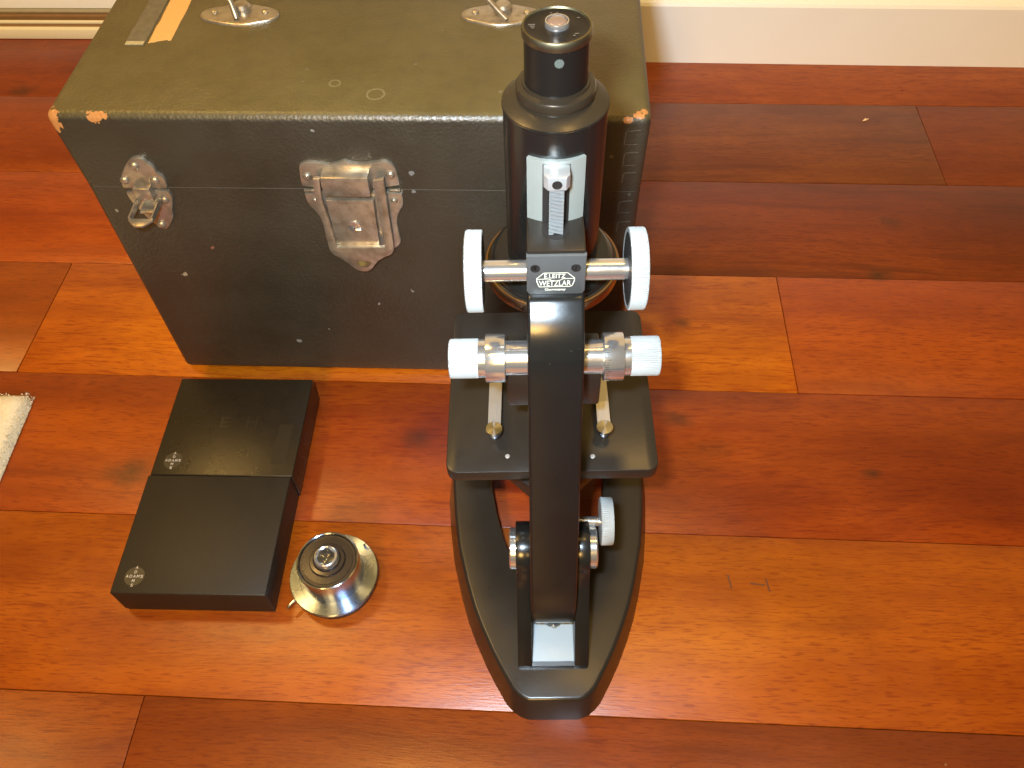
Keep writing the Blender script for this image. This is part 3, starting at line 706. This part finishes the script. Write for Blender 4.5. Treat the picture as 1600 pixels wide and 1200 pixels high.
for i in range(nT):
    z0 = .2815 + i * .00205
    b = bmesh.new(); bmesh.ops.create_cube(b, size=1)
    for v in b.verts:
        v.co = Vector((v.co.x * .0062, -.0302 + v.co.y * .0036, z0 + v.co.z * (.0010 if v.co.y < 0 else .0017) + v.co.x * -.0016))
    rk = join(rk, b)
rack = finish('rack', box_bm(-.0034, .0034, -.0288, -.0236, .2760, .3120, .0002), 'matte', MS, smooth=False)
teeth = finish('rack_teeth', rk, mat_metal('cut_steel', (0.30, 0.325, 0.33), 0.36, metal=0.5), rack, smooth=False); teeth['kind'] = 'stuff'
stop = prism('rack_stop', [(-.0055, -.0236), (-.0055, -.0300), (-.0038, -.0325), (.0038, -.0325), (.0055, -.0300), (.0055, -.0236)], .3115, .3178, 'steel', MS, bev=.0004)
finish('stop_screw', lathe_bm([(.0021, 0), (.0021, .0003), (.0016, .0003), (.0015, .0001), (0, .0001)], 24, 'y', (0.0, -.0325, .3143)), 'recess', stop)
finish('rack_well', lathe_bm([(.0060, 0), (.0060, .0002), (0, .0002)], 28, center=(0, -.0290, .2862)), 'recess', head)
# eyepiece and its collar
lathe('eyepiece_collar', [(.0158, .3350), (.0158, .3366), (.0166, .3367), (.0166, .3396), (.0161, .3404), (.0141, .3409), (.0139, .3420), (.0131, .3421)], 'bronze', MS, 64)
eye = lathe('eyepiece', [(.0130, .3420), (.0130, .3610), (.0133, .3614)], 'matte', MS, 64)
lathe('eyepiece_rim', [(.0130, .3612), (.0138, .3618), (.0140, .3626), (.0140, .3648), (.0136, .3656), (.0129, .3657), (.0126, .3650)], 'brass', MS, 72, cap=False)
lathe('eyepiece_top', [(.0129, .3630), (.0127, .3650), (.0118, .3646), (.0060, .3650), (.0052, .3652)], 'matte', MS, 64)
lathe('eye_lens_ring', [(.0049, .3648), (.0048, .3670), (.0046, .3674), (.0042, .3674), (.0041, .3662)], 'chrome', MS, 48, cap=False)
lathe('eye_lens', [(.0042, .3655), (.0041, .3669), (.0030, .3674), (.0015, .3677), (0, .3678)], 'lens', MS, 40, angle=80)
marks = bmesh.new()
for (lx_, ly_, w_) in ((-.0098, .0012, .0026), (-.0096, .0000, .0020), (-.0094, -.0012, .0013), (-.0020, .0092, .0008), (.0004, .0094, .0006), (.0084, .0054, .0012), (.0074, -.0058, .0016), (.0064, -.0070, .0010)):
    vs = [marks.verts.new((lx_ + dx * w_, ly_ + dy * .0003, .36505)) for dx, dy in ((-.5, -1), (.5, -1), (.5, 1), (-.5, 1))]; marks.faces.new(vs)
finish('engraved_marks', marks, 'scrape', MS, smooth=False)
dot = bmesh.new(); cols = []
for k in range(15):
    u = -.0019 + .0038 * k / 14; h = math.sqrt(max(0, .0019 ** 2 - u * u)) * (1 + .15 * math.sin(k * 1.9)); yv = -math.sqrt(.01312 ** 2 - (u + .0006) ** 2)
    cols.append((dot.verts.new((u + .0006, yv, .3570 - h * (1 + .1 * math.cos(k * 2.3)))), dot.verts.new((u + .0006, yv, .3570 + h))))
for (a, b_), (c, d) in zip(cols, cols[1:]): dot.faces.new((a, c, d, b_))
finish('paint_dot', dot, 'dot', eye, smooth=False)

# nosepiece with objectives
lathe('nosepiece', [(.0222, .2475), (.0275, .2470), (.0300, .2450), (.0310, .2425), (.0313, .2405), (.0332, .2400), (.0332, .2335), (.0270, .2290), (.0180, .2250), (0, .2240)], 'enamel', MS, 96)
lathe('nosepiece_rim', [(.0326, .2402), (.0334, .2401), (.0339, .2394), (.0340, .2350), (.0336, .2338), (.0328, .2334)], 'rim', MS, 96, cap=False)
def objective(loc, rot):
    o = lathe('objective', [(.0105, .003), (.0105, -.004), (.0098, -.005), (.0098, -.022), (.0085, -.024), (.0085, -.034), (.0050, -.042), (.0035, -.044), (0, -.044)], 'chrome', MS, 40)
    o.location = loc; o.rotation_euler = rot
objective((0, 0, .2260), (0, 0, 0)); objective((0, .0185, .2265), (math.radians(24), 0, 0))

# focusing: coarse pair and fine pair
CYc, CZc = -0.034, 0.2665
def turned(name, prof, mat, yc, zc, side, teeth=None, seg=64):
    b = lathe_bm(prof, seg, 'x', (0, 0, 0), teeth)
    b.transform(Matrix.Translation((0, yc, zc)) @ Matrix.Scale(side, 4, (1, 0, 0)))
    return finish(name, b, mat, MS, angle=30)
for s in (-1, 1):
    turned('coarse_shaft', [(.0050, .0120), (.0050, .0338)], 'chrome', CYc, CZc, s)
    turned('knob_backing', [(.0060, .0328), (.0166, .0328), (.0168, .0336)], 'recess', CYc, CZc, s)
    turned('coarse_knob', [(.0160, .0334), (.0167, .0327), (.0184, .0327), (.0188, .0332), (.0188, .0396), (.0184, .0403), (.0172, .0407), (.0080, .0410), (0, .0410)], 'knob', CYc, CZc, s, (104, .00042, (3, 4)))
FY, FZ = -0.045, 0.2165
for s in (-1, 1):
    turned('fine_shaft', [(.0088, .0120), (.0088, .0242)], 'chrome', FY, FZ, s)
    turned('fine_collar', [(.0100, .0238), (.0120, .0240), (.0122, .0243), (.0122, .0334), (.0120, .0338), (.0092, .0340)], 'chrome', FY, FZ, s)
    turned('fine_neck', [(.0096, .0338), (.0098, .0340), (.0098, .0374)], 'chrome', FY, FZ, s)
    turned('fine_knob', [(.0070, .0370), (.0096, .0372), (.0099, .0376), (.0099, .0510), (.0096, .0516), (.0088, .0519), (0, .0520)], 'knob', FY, FZ, s, (64, .00034, (2, 3)))
tick = bmesh.new()
for k in range(26):
    a = -1.25 + k * .1; ln = .0028 if k % 5 == 0 else .0016
    c_, s_ = math.cos(a), math.sin(a); r = .01224
    for (x0, x1) in ((.0246, .0246 + ln),):
        t_ = .00011; p = Vector((0, FY - r * c_, FZ + r * s_)); d = Vector((0, s_, c_)) * t_
        tick.faces.new([tick.verts.new((x0, *(p - d).yz)), tick.verts.new((x1, *(p - d).yz)), tick.verts.new((x1, *(p + d).yz)), tick.verts.new((x0, *(p + d).yz))])
finish('graduation_marks', tick, 'matte', MS, smooth=False)
box('fine_focus_housing', -.0236, .0236, -.0520, -.0260, .1850, .2125, 'satin', MS, r=.0012)
box('housing_bridge', -.0120, .0120, -.0400, -.0200, .2000, .2500, 'satin', MS, r=.001)

# square stage with two spring clips
stg = prism('stage', rrect(-.0605, .0605, -.0605, .0600, .0065, 6), .1235, .1320, 'satin', MS, bev=.0007)
finish('stage_bracket', box_bm(-.013, .013, -.078, -.045, .1000, .1234, .001), 'satin', MS)
ap = bmesh.new(); vs = [ap.verts.new((.012 * math.cos(2 * PI * k / 40), .012 * math.sin(2 * PI * k / 40), .13206)) for k in range(40)]; ap.faces.new(vs)
finish('stage_aperture', ap, 'recess', stg, smooth=False)
for sx, lean in ((-.0328, .0004), (.0304, -.0003)):
    pn = finish('clip_pin', lathe_bm([(.0004, .1320), (.0012, .1348), (.0030, .1372), (.0036, .1382), (.0036, .1398), (.0030, .1402), (.0030, .1408), (.0048, .1420), (.0049, .1434), (.0046, .1439), (0, .1440)], 36), 'turned', MS, loc=(sx, -.0385, 0))
    cl = bmesh.new(); pts = [(-.0385, .1404), (-.020, .1424), (.000, .1424), (.015, .1400), (.024, .1362), (.028, .1332), (.032, .1345)]
    strip = [cl.verts.new((sx + s * .0037 + lean * i, y, z_ + h)) for i, (y, z_) in enumerate(pts) for (s, h) in ((-1, 0), (1, 0), (1, .0005), (-1, .0005))]
    for i in range(len(pts) - 1):
        for k in range(4):
            cl.faces.new((strip[i * 4 + k], strip[i * 4 + (k + 1) % 4], strip[i * 4 + 4 + (k + 1) % 4], strip[i * 4 + 4 + k]))
    cl.faces.new(strip[:4]); cl.faces.new(strip[-4:])
    finish('stage_clip', cl, 'clip', MS, smooth=False)
for hx, hy in ((-.0254, -.0500), (.0234, -.0508)):
    finish('stage_socket', lathe_bm([(.0014, .1317), (.0014, .1321), (.0012, .13225), (0, .1323)], 18, center=(hx, hy, 0)), 'steel', stg)

# substage
finish('substage_ring', lathe_bm([(.0180, .0960), (.0280, .0960), (.0290, .0975), (.0290, .1230), (.018, .1232)], 64), 'satin', MS)
prism('substage_bracket', [(-.0290, -.0350), (-.0285, -.0440), (-.0120, -.0600), (.0120, -.0600), (.0285, -.0440), (.0290, -.0350)], .1000, .1120, 'satin', MS, bev=.0008)
lathe('condenser_lens_mount', [(.0100, .0700), (.0170, .0720), (.0200, .0960)], 'matte', MS, 48)
SY, SZ = -0.0720, 0.0930
b = lathe_bm([(.0060, .0283), (.0136, .0285), (.0142, .0289), (.0142, .0352), (.0138, .0358), (.0060, .0361), (0, .0361)], 64, 'x', (0, SY, SZ), (72, .00034, (2, 3)))
finish('substage_knob', b, 'knob', MS)
finish('substage_shaft', lathe_bm([(.0030, .0120), (.0030, .0288)], 24, 'x', (0, SY, SZ)), 'chrome', MS)

# ------------------------------------------------------------------ towel lying at the left edge
tw = empty('towel', (-0.4190, 0.3765, 0), math.radians(3.0), 'corner of a cream terry towel on the floor at the left edge', 'towel')
b = bmesh.new(); nx, ny = 40, 30; g_ = {}
for i in range(nx + 1):
    for j in range(ny + 1):
        u, v = -0.28 * (i / nx), -0.22 * (j / ny)
        e = min(-u, -v); h = 0.0085 * (1 - math.exp(-e / 0.0025)) + 0.0012 * math.sin(u * 130 + v * 60) * math.sin(v * 95)
        cr = 0.004 * math.exp(-(u * u + v * v) ** .5 / .006)
        g_[i, j] = b.verts.new((u - cr + random.uniform(-.0004, .0004), v - cr * .8 - .06 * u * u + random.uniform(-.0004, .0004), max(0.0006, h)))
for i in range(nx):
    for j in range(ny): b.faces.new((g_[i, j], g_[i + 1, j], g_[i + 1, j + 1], g_[i, j + 1]))
ret = bmesh.ops.extrude_face_region(b, geom=b.faces[:])
for v in [v for v in ret['geom'] if isinstance(v, bmesh.types.BMVert)]: v.co.z = 0.0001
finish('towel_cloth', b, 'towel', tw, angle=80)
pb = bmesh.new()
for k in range(2600):
    if k < 1300: u, v = -random.uniform(0, 1) ** 2 * .006 + .0005, -random.uniform(0.002, .14)
    else: u, v = -random.uniform(0.002, .09), -random.uniform(0, .10)
    e = min(-u, -v); z0 = max(.001, 0.0085 * (1 - math.exp(-max(e, 0) / 0.0025)) - .0004)
    a = random.uniform(0, 2 * PI); w = .0005; dx, dy = math.cos(a) * w, math.sin(a) * w
    tx, ty = random.uniform(-.0012, .0012), random.uniform(-.0012, .0012)
    yy = v - .06 * u * u
    pb.faces.new([pb.verts.new(p) for p in ((u - dx, yy - dy, z0), (u + dx, yy + dy, z0), (u + tx, yy + ty, z0 + random.uniform(.001, .0022)))])
pile = finish('terry_pile', pb, 'towel', tw, smooth=False); pile['kind'] = 'stuff'

# old marks pressed into the plank at the right, and a flake lying near the wall
mk = bmesh.new()
for (a, c) in (((0.1235, 0.2425), (0.1250, 0.2335)), ((0.1385, 0.2372), (0.1475, 0.2362)), ((0.1490, 0.2405), (0.1505, 0.2320))):
    ribbon_bm([a, c], .0012, lambda u, v: Vector((u, v, 0.00006)), mk)
finish('dent_mark', mk, mat_plain('dark_dent', (0.105, 0.026, 0.005), 0.5), floor, smooth=False)
fk = prism('paint_flake', [(-.0035, -.0022), (.0006, -.0010), (.0042, .0022), (.0012, .0012), (.0006, .0026), (-.0012, .0008)], 0.0001, 0.0007, mat_plain('pale_tan_flake', (0.85, 0.62, 0.38), 0.6), None)
fk.location = (0.317, 0.754, 0); fk['label'] = 'tiny pale tan flake lying on the dark brown plank near the wall'; fk['category'] = 'flake'
